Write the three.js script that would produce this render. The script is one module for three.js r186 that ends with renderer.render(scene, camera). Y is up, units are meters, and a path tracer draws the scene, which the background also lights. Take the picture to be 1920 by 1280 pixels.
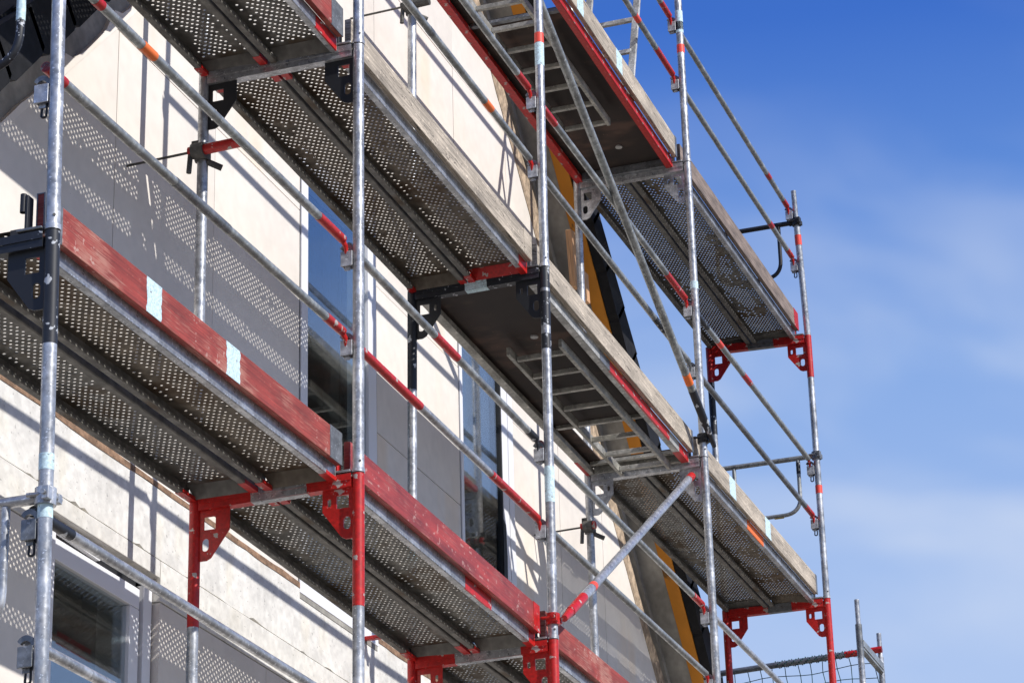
import * as THREE from 'three';
import { mergeGeometries } from 'three/addons/utils/BufferGeometryUtils.js';
import { RoundedBoxGeometry } from 'three/addons/geometries/RoundedBoxGeometry.js';

/* ---------- camera, sky, sun, exposure ---------- */
const Y = 5.6;                                   // height of the lowest deck level above the ground
const scene = new THREE.Scene();
const camera = new THREE.PerspectiveCamera(2 * Math.atan(640 / 5248.3) * 180 / Math.PI, 1024 / 682, 0.3, 600);
camera.position.set(-7.3806, -3.9095 + Y, 4.0938);
camera.rotation.set(0.39573, -1.2414, -0.02729, 'YXZ');
const renderer = new THREE.WebGLRenderer({ antialias: true });
renderer.toneMapping = THREE.LinearToneMapping;
renderer.toneMappingExposure = 1.04;
renderer.shadowMap.enabled = true;

let seed = 20240;
const rnd = () => { seed = (seed * 1664525 + 1013904223) >>> 0; return seed / 4294967296; };
const hash = (x, y, s) => { let h = (x * 374761393 + y * 668265263 + s * 1274126177) | 0; h = Math.imul(h ^ (h >>> 13), 1274126177); h ^= h >>> 16; return (h >>> 0) / 4294967296; };
function vnoise(x, y, px, py, s) {               // value noise that tiles after px, py cells
  const xi = Math.floor(x), yi = Math.floor(y), fx = x - xi, fy = y - yi;
  const u = fx * fx * (3 - 2 * fx), v = fy * fy * (3 - 2 * fy);
  const w = (a, n) => ((a % n) + n) % n;
  const a = hash(w(xi, px), w(yi, py), s), b = hash(w(xi + 1, px), w(yi, py), s), c = hash(w(xi, px), w(yi + 1, py), s), d = hash(w(xi + 1, px), w(yi + 1, py), s);
  return a + (b - a) * u + (c - a) * v + (a - b - c + d) * u * v;
}
function fbm(x, y, px, py, s, oct) { let t = 0, a = 0.5, n = 0; for (let i = 0; i < oct; i++) { t += a * vnoise(x, y, px, py, s + i); n += a; a *= 0.5; x *= 2; y *= 2; px *= 2; py *= 2; } return t / n; }
const lin = (c) => { c /= 255; return c <= 0.04045 ? c / 12.92 : Math.pow((c + 0.055) / 1.055, 2.4); };
const mix = (a, b, t) => a + (b - a) * t;
const sstep = (a, b, x) => { const t = Math.min(1, Math.max(0, (x - a) / (b - a))); return t * t * (3 - 2 * t); };

// daylight sky: pale at the horizon, deep blue overhead, thin streaks of cirrus
{
  const W = 2048, H = 1024, data = new Float32Array(W * H * 4);
  const stops = [[-90, [150, 150, 148]], [-2, [176, 182, 190]], [0, [200, 215, 240]], [10, [176, 199, 237]], [17, [158, 187, 234]], [22, [134, 169, 226]], [25, [98, 142, 215]], [29, [62, 110, 199]], [40, [44, 87, 176]], [90, [33, 71, 150]]].map(([e, c]) => [e, c.map(lin)]);
  for (let j = 0; j < H; j++) for (let i = 0; i < W; i++) {
    const el = ((j + 0.5) / H - 0.5) * 180, az = ((i + 0.5) / W) * 2 * Math.PI;
    let k = 0; while (k < stops.length - 2 && el > stops[k + 1][0]) k++;
    const t = Math.min(1, Math.max(0, (el - stops[k][0]) / (stops[k + 1][0] - stops[k][0])));
    const c = [0, 1, 2].map((q) => mix(stops[k][1][q], stops[k + 1][1][q], t));
    const w = i / W;                              // streaky thin cloud
    const warp = fbm(w * 24, el / 9, 24, 4096, 5, 3);
    const n = 0.72 * fbm(w * 22 + warp * 1.3, el / 3.4 + warp * 2.2, 22, 4096, 231, 6) + 0.28 * fbm(w * 60 + warp * 3, el / 0.9 + warp * 6, 60, 4096, 37, 4);
    const m = fbm(w * 10, el / 14, 10, 4096, 177, 3);
    let cl = sstep(0.38, 0.76, n) * sstep(0.26, 0.6, m) * sstep(-1, 4, el) * (1 - sstep(45, 80, el));
    cl *= mix(0.7, 0.05, sstep(19, 29, el));
    const wc = [0.62, 0.70, 0.86];
    const o = (j * W + i) * 4;
    for (let q = 0; q < 3; q++) data[o + q] = mix(c[q], wc[q], cl);
    data[o + 3] = 1;
  }
  const sky = new THREE.DataTexture(data, W, H, THREE.RGBAFormat, THREE.FloatType);
  sky.mapping = THREE.EquirectangularReflectionMapping; sky.magFilter = sky.minFilter = THREE.LinearFilter; sky.wrapS = THREE.RepeatWrapping; sky.needsUpdate = true;
  scene.background = sky; scene.environment = sky;
}
const sun = new THREE.DirectionalLight(new THREE.Color().setRGB(1, 0.965, 0.915), 5);
sun.position.set(4 - 0.275 * 20, Y + 1 + 0.90 * 20, 20); sun.target.position.set(4, Y + 1, 0);
sun.castShadow = true; sun.shadow.mapSize.set(4096, 4096);
Object.assign(sun.shadow.camera, { left: -13, right: 13, top: 12, bottom: -12, near: 1, far: 60 });
scene.add(sun, sun.target);

/* ---------- procedural textures ---------- */
function tex(W, H, fn, srgb = true) {
  const d = new Uint8Array(W * H * 4);
  for (let j = 0; j < H; j++) for (let i = 0; i < W; i++) { const c = fn(i / W, j / H), o = (j * W + i) * 4; d[o] = Math.max(0, Math.min(255, c[0])); d[o + 1] = Math.max(0, Math.min(255, c[1])); d[o + 2] = Math.max(0, Math.min(255, c[2])); d[o + 3] = 255; }
  const t = new THREE.DataTexture(d, W, H, THREE.RGBAFormat); t.wrapS = t.wrapT = THREE.RepeatWrapping; t.magFilter = THREE.LinearFilter; t.minFilter = THREE.LinearMipmapLinearFilter; t.generateMipmaps = true;
  if (srgb) t.colorSpace = THREE.SRGBColorSpace; t.needsUpdate = true; return t;
}
const rep = (t, m, n = m) => { t.repeat.set(1 / m, 1 / n); return t; };     // one tile every m x n metres
const g3 = (v) => [v, v, v];
// galvanised steel: blotchy spangle, drips and dull patches
const zincFn = (u, v) => { const a = fbm(u * 24, v * 24, 24, 24, 3, 4), b = fbm(u * 5, v * 5, 5, 5, 9, 3), c = vnoise(u * 90, v * 90, 90, 90, 4); let g = 176 + (a - 0.5) * 70 + (b - 0.5) * 70; if (c > 0.93) g += 30; if (c < 0.05) g -= 45; const sp = fbm(u * 40, v * 40, 40, 40, 17, 3); if (sp > 0.76) g = 226; return [g, g * 1.005, g * 1.01]; };
const tZinc = rep(tex(512, 512, zincFn), 0.4);
const tZincR = rep(tex(256, 256, (u, v) => g3(150 + (fbm(u * 16, v * 16, 16, 16, 13, 4) - 0.5) * 190), false), 0.4);
const tDeck = rep(tex(512, 512, (u, v) => { const a = fbm(u * 6, v * 6, 6, 6, 21, 5), b = fbm(u * 30, v * 30, 30, 30, 22, 3), d = sstep(0.5, 0.75, a); const g = 128 + (b - 0.5) * 70; return [mix(g, 96, d), mix(g * 0.985, 82, d), mix(g * 0.955, 66, d)]; }), 1.1);
const woodGrain = (u, v, s) => { const w = fbm(u * 3, v * 6, 3, 6, s, 3); return [fbm(u * 5, v * 70 + w * 5, 5, 4096, s + 1, 4), fbm(u * 18, v * 220, 18, 220, s + 2, 2), fbm(u * 7, v * 5, 7, 5, s + 3, 4), w]; };
const tWood = rep(tex(1024, 256, (u, v) => { const [a, b, st] = woodGrain(u, v, 41); const spl = sstep(0.75, 0.79, fbm(u * 60, v * 20, 60, 20, 49, 3)) * 34; let g = spl + 172 + (a - 0.5) * 80 + (b - 0.5) * 60 + (st - 0.5) * 60; const crack = Math.abs(fbm(u * 6, v * 14, 6, 14, 48, 3) - 0.5) < 0.006 ? 0.45 : 1; g *= crack; return [g, g * 0.935, g * 0.845]; }), 1.3, 0.33);
const tWoodDark = rep(tex(1024, 256, (u, v) => { const [a, b, st] = woodGrain(u, v, 141); const sp = vnoise(u * 260, v * 60, 260, 60, 7) > 0.93 ? 45 : 0; const g = 122 + (a - 0.5) * 70 + (b - 0.5) * 60 + (st - 0.5) * 50 + sp; return [g, g * 0.89, g * 0.82]; }), 1.1, 0.3);
const redWood = (wear, s, base) => (u, v) => { const [a, b, st] = woodGrain(u, v, s); const sc = fbm(u * 16, v * 150, 16, 150, s + 9, 3), ed = fbm(u * 10, v * 4, 10, 4, s + 15, 5), dr = vnoise(u * 240, v * 40, 240, 40, s + 5), spl = fbm(u * 60, v * 20, 60, 20, s + 21, 3), sw = vnoise(u * 60 - v * 30, v * 90 + u * 30, 4096, 4096, s + 31); let w = sstep(wear, wear + 0.2, 0.25 * b + 0.45 * ed + 0.3 * sc) * 0.78; if (sw > 0.94) w = Math.max(w, 0.5); const g = 0.97 + (a - 0.5) * 0.36 + (st - 0.5) * 0.5 - (dr > 0.92 ? 0.14 : 0), k = sstep(0.72, 0.76, spl) * sstep(0.5, 0.62, fbm(u * 5, v * 2, 5, 2, s + 41, 2)) * 0.5; return [0, 1, 2].map((q) => mix(mix(base[q] * g, [176, 132, 116][q], w), [196, 188, 178][q], k)); };
const tRedWorn = rep(tex(1024, 256, redWood(0.47, 241, [142, 58, 50])), 1.1, 0.3);
const tRedWood = rep(tex(1024, 256, redWood(0.56, 341, [146, 52, 45])), 1.4, 0.3);
const tPly = rep(tex(512, 512, (u, v) => { const a = fbm(u * 5, v * 5, 5, 5, 51, 5), sp = vnoise(u * 150, v * 150, 150, 150, 52), sm = sstep(0.55, 0.8, fbm(u * 8, v * 5, 8, 5, 54, 4)); let g = 33 + (a - 0.5) * 34 + sm * 34; if (sp > 0.985) g += 90; return [g * 1.2, g * 0.9, g * 0.74]; }), 1.5);
const tCream = rep(tex(1024, 1024, (u, v) => { const a = fbm(u * 4, v * 4, 4, 4, 61, 5), st = fbm(u * 14, v * 2, 14, 2, 62, 3), p = vnoise(u * 230, v * 230, 230, 230, 63), f = fbm(u * 60, v * 60, 60, 60, 64, 2); let g = 222 + (a - 0.5) * 22 + (f - 0.5) * 10; const s2 = sstep(0.56, 0.82, st) * sstep(0.4, 0.7, a) * 0.8; if (p > 0.9965) g -= 70; return [g, g * 0.968 - s2 * 9, g * 0.925 - s2 * 20]; }), 3.1);
const tConc = rep(tex(1024, 1024, (u, v) => { const a = fbm(u * 6, v * 6, 6, 6, 71, 5), b = fbm(u * 50, v * 50, 50, 50, 72, 3), p = vnoise(u * 190, v * 190, 190, 190, 73), y = sstep(0.55, 0.8, fbm(u * 9, v * 5, 9, 5, 74, 4)); const pit = fbm(u * 120, v * 120, 120, 120, 79, 2); let g = 212 + (a - 0.5) * 30 + (b - 0.5) * 34; if (p > 0.986) g -= 70; if (pit < 0.15) g -= 40; return [g, g * 0.988 - y * 2, g * 0.958 - y * 7]; }), 1.6);
const tConcB = rep(tex(512, 512, (u, v) => { const b = fbm(u * 40, v * 40, 40, 40, 72, 4), p = vnoise(u * 120, v * 120, 120, 120, 73); return g3(150 + (b - 0.5) * 120 - (p > 0.975 ? 110 : 0)); }, false), 1.0);
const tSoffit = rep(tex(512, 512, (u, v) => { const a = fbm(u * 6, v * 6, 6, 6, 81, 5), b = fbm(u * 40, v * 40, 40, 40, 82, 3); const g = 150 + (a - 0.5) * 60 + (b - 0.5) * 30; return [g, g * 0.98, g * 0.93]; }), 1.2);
const tMortar = rep(tex(512, 256, (u, v) => { const a = fbm(u * 20, v * 10, 20, 10, 91, 5), b = vnoise(u * 120, v * 60, 120, 60, 92); const g = 168 + (a - 0.5) * 120 - (b > 0.9 ? 60 : 0); return [g, g * 0.885, g * 0.75]; }), 0.7, 0.35);
const chips = (base, chip, thr, s) => (u, v) => { const a = fbm(u * 9, v * 9, 9, 9, s, 5), f = fbm(u * 30, v * 30, 30, 30, s + 7, 3); const t = sstep(thr, thr + 0.02, a * 0.7 + f * 0.3), g = 1 + (f - 0.5) * 0.35; return [0, 1, 2].map((q) => mix(base[q] * g, chip[q], t)); };
const tRed = rep(tex(256, 256, chips([178, 27, 23], [176, 166, 160], 0.66, 101)), 0.35);
const tBlack = rep(tex(256, 256, chips([32, 35, 42], [186, 190, 194], 0.64, 111)), 0.3);
const tBlue = rep(tex(256, 256, chips([194, 218, 225], [120, 124, 126], 0.7, 121)), 0.2);
const tTile = rep(tex(256, 256, (u, v) => { const a = fbm(u * 12, v * 12, 12, 12, 131, 4); const g = 30 + (a - 0.5) * 18; return [g, g * 1.01, g * 1.08]; }), 0.4);
const tOrange = rep(tex(256, 256, (u, v) => { const a = fbm(u * 5, v * 5, 5, 5, 151, 4), k = sstep(0.72, 0.8, fbm(u * 9, v * 9, 9, 9, 155, 4)); const g = 1 + (a - 0.5) * 0.22; return [mix(206 * g, 120, k), mix(134 * g, 84, k), mix(40 * g, 40, k)]; }), 0.9);
const tPine = rep(tex(256, 128, (u, v) => { const [a, b] = woodGrain(u, v, 161); const g = 196 + (a - 0.5) * 80 + (b - 0.5) * 30; return [g, g * 0.78, g * 0.58]; }), 0.5, 0.12);
const tGround = rep(tex(512, 512, (u, v) => { const a = fbm(u * 8, v * 8, 8, 8, 171, 6), b = vnoise(u * 160, v * 160, 160, 160, 172); const g = 132 + (a - 0.5) * 60 + (b - 0.5) * 36; return [g, g * 0.95, g * 0.86]; }), 4);

const M = (o) => new THREE.MeshStandardMaterial(o);
const C = (r, g, b) => new THREE.Color().setRGB(r, g, b);
const mat = {
  zinc: M({ map: tZinc, color: C(0.95, 0.96, 0.98), roughnessMap: tZincR, metalness: 0.6, roughness: 0.64, bumpMap: tZincR, bumpScale: 0.0004 }),
  zincDark: M({ map: tZinc, color: C(0.42, 0.44, 0.46), roughnessMap: tZincR, metalness: 0.5, roughness: 0.75 }),
  rail: M({ map: tZinc, color: C(0.66, 0.68, 0.66), roughnessMap: tZincR, metalness: 0.45, roughness: 0.72, bumpMap: tZincR, bumpScale: 0.0004 }),
  cast: M({ map: tZinc, color: C(0.24, 0.23, 0.21), metalness: 0.5, roughness: 0.7 }),
  black: M({ map: tBlack, roughness: 0.5 }), blackPlain: M({ color: C(0.012, 0.013, 0.016), roughness: 0.55 }),
  red: M({ map: tRed, roughness: 0.42 }), orange: M({ color: C(0.82, 0.17, 0.03), roughness: 0.5 }), orangeRed: M({ color: C(0.78, 0.075, 0.045), roughness: 0.5 }),
  blue: M({ map: tBlue, roughness: 0.65 }),
  deck: M({ map: tDeck, color: C(0.74, 0.74, 0.72), roughness: 0.66, metalness: 0.3 }), deckBrown: M({ map: tDeck, color: C(0.62, 0.54, 0.45), roughness: 0.72, metalness: 0.2 }),
  wood: M({ map: tWood, roughness: 0.85, bumpMap: tWood, bumpScale: 0.0015 }), woodDark: M({ map: tWoodDark, roughness: 0.85 }), redWorn: M({ map: tRedWorn, roughness: 0.7, bumpMap: tRedWorn, bumpScale: 0.001 }), redWood: M({ map: tRedWood, roughness: 0.5 }),
  capGrey: M({ map: tZinc, color: C(0.36, 0.38, 0.41), roughness: 0.6, metalness: 0.35 }),
  ply: M({ map: tPly, roughness: 0.75 }), alu: M({ map: tZinc, color: C(0.82, 0.79, 0.7), metalness: 0.45, roughness: 0.6 }), aluPale: M({ map: tZinc, color: C(1.0, 0.99, 0.94), metalness: 0.3, roughness: 0.65 }),
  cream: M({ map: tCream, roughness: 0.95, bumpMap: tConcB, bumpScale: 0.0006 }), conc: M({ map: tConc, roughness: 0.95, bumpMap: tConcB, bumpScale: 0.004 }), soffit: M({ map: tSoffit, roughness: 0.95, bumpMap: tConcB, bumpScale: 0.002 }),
  mortarDark: M({ map: tMortar, color: C(0.62, 0.5, 0.45), roughness: 1, bumpMap: tMortar, bumpScale: 0.006 }), mortar: M({ map: tMortar, roughness: 1, bumpMap: tMortar, bumpScale: 0.008 }), joint: M({ color: C(0.25, 0.23, 0.2), roughness: 1 }),
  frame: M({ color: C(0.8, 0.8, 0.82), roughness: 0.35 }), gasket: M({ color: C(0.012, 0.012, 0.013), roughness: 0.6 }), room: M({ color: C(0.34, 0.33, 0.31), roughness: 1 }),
  glass: new THREE.MeshPhysicalMaterial({ color: C(0.86, 0.9, 0.92), transmission: 1, thickness: 0, roughness: 0.01, ior: 1.9 }),
  tile: new THREE.MeshPhysicalMaterial({ map: tTile, roughness: 0.7, specularIntensity: 0.35 }), barge: M({ map: tOrange, roughness: 0.8 }), pine: M({ map: tPine, roughness: 0.85 }), film: M({ color: C(0.72, 0.74, 0.78), roughness: 0.5 }),
  ground: M({ map: tGround, roughness: 1 }), rope: M({ color: C(0.01, 0.06, 0.05), roughness: 0.9 }), yellow: M({ color: C(0.62, 0.42, 0.02), roughness: 0.6 }),
};

/* ---------- geometry helpers (y = 0 is the lowest visible deck level) ---------- */
const V = (x, y, z) => new THREE.Vector3(x, y, z);
function metreUV(g, off = 0) {
  if (g.index) g = g.toNonIndexed();
  const p = g.attributes.position, uv = new Float32Array(p.count * 2), a = V(), b = V(), c = V(), n = V();
  for (let i = 0; i < p.count; i += 3) {
    a.fromBufferAttribute(p, i); b.fromBufferAttribute(p, i + 1); c.fromBufferAttribute(p, i + 2);
    n.copy(b).sub(a).cross(c.clone().sub(a)); const ax = Math.abs(n.x), ay = Math.abs(n.y), az = Math.abs(n.z);
    [a, b, c].forEach((q, k) => { const o = (i + k) * 2; if (az >= ax && az >= ay) { uv[o] = q.x + off; uv[o + 1] = q.y + off * 0.7; } else if (ay >= ax) { uv[o] = q.x + off; uv[o + 1] = q.z + off * 0.7; } else { uv[o] = q.z + off; uv[o + 1] = q.y + off * 0.7; } });
  }
  g.setAttribute('uv', new THREE.BufferAttribute(uv, 2)); return g;
}
const box = (x0, y0, z0, x1, y1, z1, off = 0) => metreUV(new THREE.BoxGeometry(x1 - x0, y1 - y0, z1 - z0).translate((x0 + x1) / 2, (y0 + y1) / 2, (z0 + z1) / 2), off);
const rbox = (x0, y0, z0, x1, y1, z1, r = 0.003, off = 0) => metreUV(new RoundedBoxGeometry(x1 - x0, y1 - y0, z1 - z0, 1, r).translate((x0 + x1) / 2, (y0 + y1) / 2, (z0 + z1) / 2), off);
function roundPath(pts, rad, n = 5) {
  const out = [pts[0]];
  for (let i = 1; i < pts.length - 1; i++) { const a = pts[i].clone().sub(pts[i - 1]), b = pts[i + 1].clone().sub(pts[i]); const r = Math.min(rad, a.length() * 0.49, b.length() * 0.49); const p0 = pts[i].clone().sub(a.setLength(r)), p2 = pts[i].clone().add(b.setLength(r)); for (let k = 0; k <= n; k++) { const t = k / n; out.push(p0.clone().multiplyScalar((1 - t) ** 2).add(pts[i].clone().multiplyScalar(2 * t * (1 - t))).add(p2.clone().multiplyScalar(t * t))); } }
  out.push(pts[pts.length - 1]); return out;
}
function tube(pts, r, seg = 12, caps = true) {
  const pos = [], nor = [], uv = [], idx = []; const off = rnd() * 3; let nrm = null, len = 0; const rr = Array.isArray(r) ? r : pts.map(() => r);
  pts.forEach((p, i) => {
    const t = (i < pts.length - 1 ? pts[i + 1].clone().sub(p).normalize() : V(0, 0, 0)).add(i > 0 ? p.clone().sub(pts[i - 1]).normalize() : V(0, 0, 0)).normalize();
    if (!nrm) nrm = Math.abs(t.y) < 0.9 ? V(0, 1, 0) : V(1, 0, 0);
    nrm = nrm.clone().sub(t.clone().multiplyScalar(nrm.dot(t))).normalize(); const bn = t.clone().cross(nrm);
    if (i) len += p.distanceTo(pts[i - 1]);
    for (let k = 0; k <= seg; k++) { const a = k / seg * 2 * Math.PI, d = nrm.clone().multiplyScalar(Math.cos(a)).add(bn.clone().multiplyScalar(Math.sin(a))); pos.push(p.x + d.x * rr[i], p.y + d.y * rr[i], p.z + d.z * rr[i]); nor.push(d.x, d.y, d.z); uv.push(k / seg * 2 * Math.PI * rr[i] + off, len + off); }
    if (i) for (let k = 0; k < seg; k++) { const A = (i - 1) * (seg + 1) + k, B = A + seg + 1; idx.push(A, A + 1, B, A + 1, B + 1, B); }
    if (caps && (i === 0 || i === pts.length - 1)) { const s = i ? 1 : -1, c0 = 'cap'; caps && (tube._c = tube._c || []).push([p.clone(), t.clone().multiplyScalar(s), nrm.clone(), bn.clone(), rr[i]]); }
  });
  if (caps) { for (const [p, t, n, b, R] of tube._c) { const c = pos.length / 3; pos.push(p.x, p.y, p.z); nor.push(t.x, t.y, t.z); uv.push(off, off); for (let k = 0; k <= seg; k++) { const a = k / seg * 2 * Math.PI, d = n.clone().multiplyScalar(Math.cos(a)).add(b.clone().multiplyScalar(Math.sin(a))); pos.push(p.x + d.x * R, p.y + d.y * R, p.z + d.z * R); nor.push(t.x, t.y, t.z); uv.push(off + Math.cos(a) * R, off + Math.sin(a) * R); } const fwd = n.clone().cross(b).dot(t) > 0; for (let k = 0; k < seg; k++) fwd ? idx.push(c, c + 1 + k, c + 2 + k) : idx.push(c, c + 2 + k, c + 1 + k); } tube._c = []; }
  const g = new THREE.BufferGeometry(); g.setAttribute('position', new THREE.Float32BufferAttribute(pos, 3)); g.setAttribute('normal', new THREE.Float32BufferAttribute(nor, 3)); g.setAttribute('uv', new THREE.Float32BufferAttribute(uv, 2)); g.setIndex(idx); return g.toNonIndexed();
}
const lerpP = (a, b, t) => a.clone().lerp(b, t);
const band = (a, b, t0, t1, r) => tube([lerpP(a, b, t0), lerpP(a, b, t1)], r, 14);     // a painted or wrapped length of a tube
function plateZY(pts, holes, x0, x1) {           // plate in the plane x = const; points are [z, y]
  const s = new THREE.Shape(pts.map(([z, y]) => new THREE.Vector2(-z, y)));
  for (const h of holes) s.holes.push(new THREE.Path(h.map(([z, y]) => new THREE.Vector2(-z, y))));
  const g = new THREE.ExtrudeGeometry(s, { depth: x1 - x0, bevelEnabled: false });
  g.applyMatrix4(new THREE.Matrix4().makeBasis(V(0, 0, -1), V(0, 1, 0), V(1, 0, 0)).setPosition(x0, 0, 0)); return metreUV(g);
}
function prismXY(pts, z0, z1, off = 0) {         // outline in x, y carried from z0 to z1
  const g = new THREE.ExtrudeGeometry(new THREE.Shape(pts.map(([x, y]) => new THREE.Vector2(x, y))), { depth: z1 - z0, bevelEnabled: false }); g.translate(0, 0, z0); return metreUV(g, off);
}
const strip = (g) => { for (const k of Object.keys(g.attributes)) if (!['position', 'normal', 'uv'].includes(k)) g.deleteAttribute(k); return g.index ? g.toNonIndexed() : g; };
const join = (...gs) => mergeGeometries(gs.map(strip));

/* ---------- object helpers ---------- */
const taken = {};
const numbered = (n) => { const k = taken[n] = (taken[n] ?? -1) + 1; return k ? `${n}_${String(k).padStart(3, '0')}` : n; };
function thing(name, label, category, base, group) {
  const o = new THREE.Group(); o.name = numbered(name); o.position.set(base.x, base.y + Y, base.z); o.userData = { label, category }; if (group) o.userData.group = group; scene.add(o); o.base = base; return o;
}
function part(name, geo, m, parent, origin) {    // geometry in scene metres; moved into the thing's own frame
  const b = origin ?? parent.base; if (b) geo.translate(-b.x, -b.y, -b.z);
  const o = new THREE.Mesh(geo, m); o.name = name; o.castShadow = o.receiveShadow = true; o.base = b; parent.add(o); return o;
}
const ZERO = V(0, 0, 0);

/* ---------- the setting: ground ---------- */
{
  const g = new THREE.PlaneGeometry(900, 900).rotateX(-Math.PI / 2); const p = g.attributes.position, uv = g.attributes.uv; for (let i = 0; i < p.count; i++) uv.setXY(i, p.getX(i), p.getZ(i));
  const o = new THREE.Mesh(g, mat.ground); o.name = 'ground'; o.receiveShadow = true; o.userData = { label: 'gravelly earth of the building site', category: 'ground', kind: 'structure' }; scene.add(o);
}

/* ---------- the house: gable wall, concrete band, windows, roof ---------- */
const WZ = -1.08;                                // face of the gable wall
const RK = 12.5, LK = 0.19;                      // soffit lines: x + y = RK on the right, y - x = LK on the left
const house = thing('gable_house', 'unfinished cream gabled house with black tiled roof behind the scaffold', 'house', V(6.15, -Y, -3));
{
  const P = (n, g, m, parent = house) => part(n, g, m, parent, house.base);
  const win = [ // x0, x1, y0, y1 of the openings
    [4.47, 5.5, 0.2, 2.62], [6.77, 7.72, 0.2, 2.62], [1.94, 2.985, -1.75, -0.275], [6.6, 7.65, -1.75, -0.275]];
  const clip = (poly, f) => { const out = []; for (let i = 0; i < poly.length; i++) { const a = poly[i], b = poly[(i + 1) % poly.length], fa = f(a), fb = f(b); if (fa >= 0) out.push(a); if (fa * fb < 0) { const t = fa / (fa - fb); out.push([a[0] + (b[0] - a[0]) * t, a[1] + (b[1] - a[1]) * t]); } } return out; };
  const cut = 0.52;                              // the cream infill stops short of the roof slab
  const infill = (x0, x1, y0, y1) => { let p = [[x0, y0], [x1, y0], [x1, y1], [x0, y1]]; p = clip(p, ([x, y]) => RK - cut + 0.03 - x - y); p = clip(p, ([x, y]) => LK - 0.36 + x - y); return p; };
  const wall = new THREE.Group(); wall.name = 'gable_wall'; house.add(wall); wall.base = house.base;
  const gap = 0.0025;
  const panel = (x0, x1, y0, y1) => { const p = infill(x0 + gap, x1 - gap, y0 + gap, y1 - gap); if (p.length < 3) return; P('wall_panel', prismXY(p, WZ - 0.2, WZ + (rnd() - 0.5) * 0.002, rnd() * 5), mat.cream, wall); };
  const cols = [[0.2, 1.45], [1.45, 2.45], [2.45, 3.46], [3.46, 4.47], [5.5, 6.77], [7.72, 8.6], [8.6, 9.5], [9.5, 10.6], [10.6, 12.3]];
  for (const [a, b] of cols) { panel(a, b, 0.25, a === 5.5 ? 1.38 : 2.23); if (a === 5.5) panel(a, b, 1.38, 2.23); panel(a, b, 2.23, 4.2); panel(a, b, 4.2, 6.4); }
  for (const k of [0, 1]) { panel(win[k][0], win[k][1], 2.62, 4.2); panel(win[k][0], win[k][1], 4.2, 6.4); }
  P('wall_core', prismXY(clip(clip([[0.3, -0.28], [12, -0.28], [12, 6.5], [0.3, 6.5]], ([x, y]) => RK - x - y), ([x, y]) => LK + x - y).concat(), WZ - 0.5, WZ - 0.46), mat.joint, wall);
  // rear of the joints, so that no light comes through
  for (const [a, b] of cols) P('wall_backing', box(a - 0.02, 0.2, WZ - 0.26, b + 0.02, 2.6, WZ - 0.21), mat.joint, wall);
  // raking concrete edge of the gable behind the infill
  P('raking_beam', prismXY([[RK - 5.8, 5.8], [RK - 0.1, 0.1], [RK - 0.75, 0.1], [RK - 6.2, 5.55]], WZ - 0.3, WZ - 0.035), mat.soffit, wall);
  P('raking_beam', prismXY([[0.0, LK], [6.0, LK + 6.0], [6.35, LK + 5.6], [0.45, LK - 0.3]], WZ - 0.3, WZ - 0.02), mat.soffit, wall);
  // uneven mortar along the right-hand rake
  { const top = [], bot = []; for (let i = 0; i <= 60; i++) { const t = i / 60, x = mix(6.5, 11.9, t); const w = fbm(t * 22, 0.3, 22, 8, 401, 4) - 0.5, w2 = fbm(t * 30, 2.3, 30, 8, 409, 4) - 0.5; top.push([x, 12.22 + w * 0.22 - x]); bot.push([x, 11.99 + w2 * 0.1 - x]); } P('mortar_fill', prismXY(bot.concat(top.reverse()), WZ - 0.2, WZ + 0.004), mat.mortar, wall); }
  P('edge_bead', prismXY([[6.4, 12.45 - 6.4], [11.9, 0.55], [11.9, 0.47], [6.4, 12.37 - 6.4]], WZ - 0.04, WZ - 0.005), mat.soffit, wall);
  // ragged top of the cream infill along the left-hand rake
  { const a = [], b = []; for (let i = 0; i <= 50; i++) { const t = i / 50, x = mix(0.6, 4.2, t); let w = (fbm(t * 30, 1.3, 30, 8, 431, 4) - 0.5) * 0.05; if (i === 19 || i === 25) w += 0.055; a.push([x, x - 0.155 + w]); b.push([x, x - 0.2]); } P('mortar_fill', prismXY(b.concat(a.reverse()), WZ - 0.2, WZ + 0.002), mat.cream, wall); }
  // concrete ring beam with its mortar bed, and the lower wall
  const conc = new THREE.Group(); conc.name = 'ring_beam'; house.add(conc); conc.base = house.base;
  const beam = (x0, x1, y0, y1, m, dz = 0, n = 'beam_course') => P(n, rbox(x0, y0, WZ - 0.3, x1, y1, WZ + dz, 0.004, rnd() * 4), m, conc);
  { const a = [], N = 300; for (let i = 0; i <= N; i++) { const t = i / N, x = mix(-0.3, 12.2, t), c = sstep(0.6, 0.75, fbm(t * 150, 5, 150, 8, 461, 3)); a.push([x, -0.089 + (fbm(t * 120, 1, 120, 8, 465, 3) - 0.5) * 0.006 + c * 0.012]); } P('beam_course', prismXY(a.concat([[12.2, 0.224], [-0.3, 0.224]]), WZ - 0.3, WZ + 0.001, 1.3), mat.conc, conc); } beam(-0.3, 1.938, -0.274, -0.093, mat.conc, 0.004); beam(1.942, 2.983, -0.172, -0.093, mat.conc, 0.003); beam(2.987, 12.2, -0.274, -0.093, mat.conc, 0.004);
  { const a = [], b = []; for (let i = 0; i <= 120; i++) { const t = i / 120, x = mix(0, 12.2, t); a.push([x, 0.249 + (fbm(t * 60, 1, 60, 8, 441, 4) - 0.5) * 0.014]); b.push([x, 0.224 + (fbm(t * 70, 3, 70, 8, 451, 4) - 0.5) * 0.02]); } P('mortar_bed', prismXY(b.concat(a.reverse()), WZ - 0.2, WZ + 0.004), mat.mortarDark, conc); }
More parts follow.
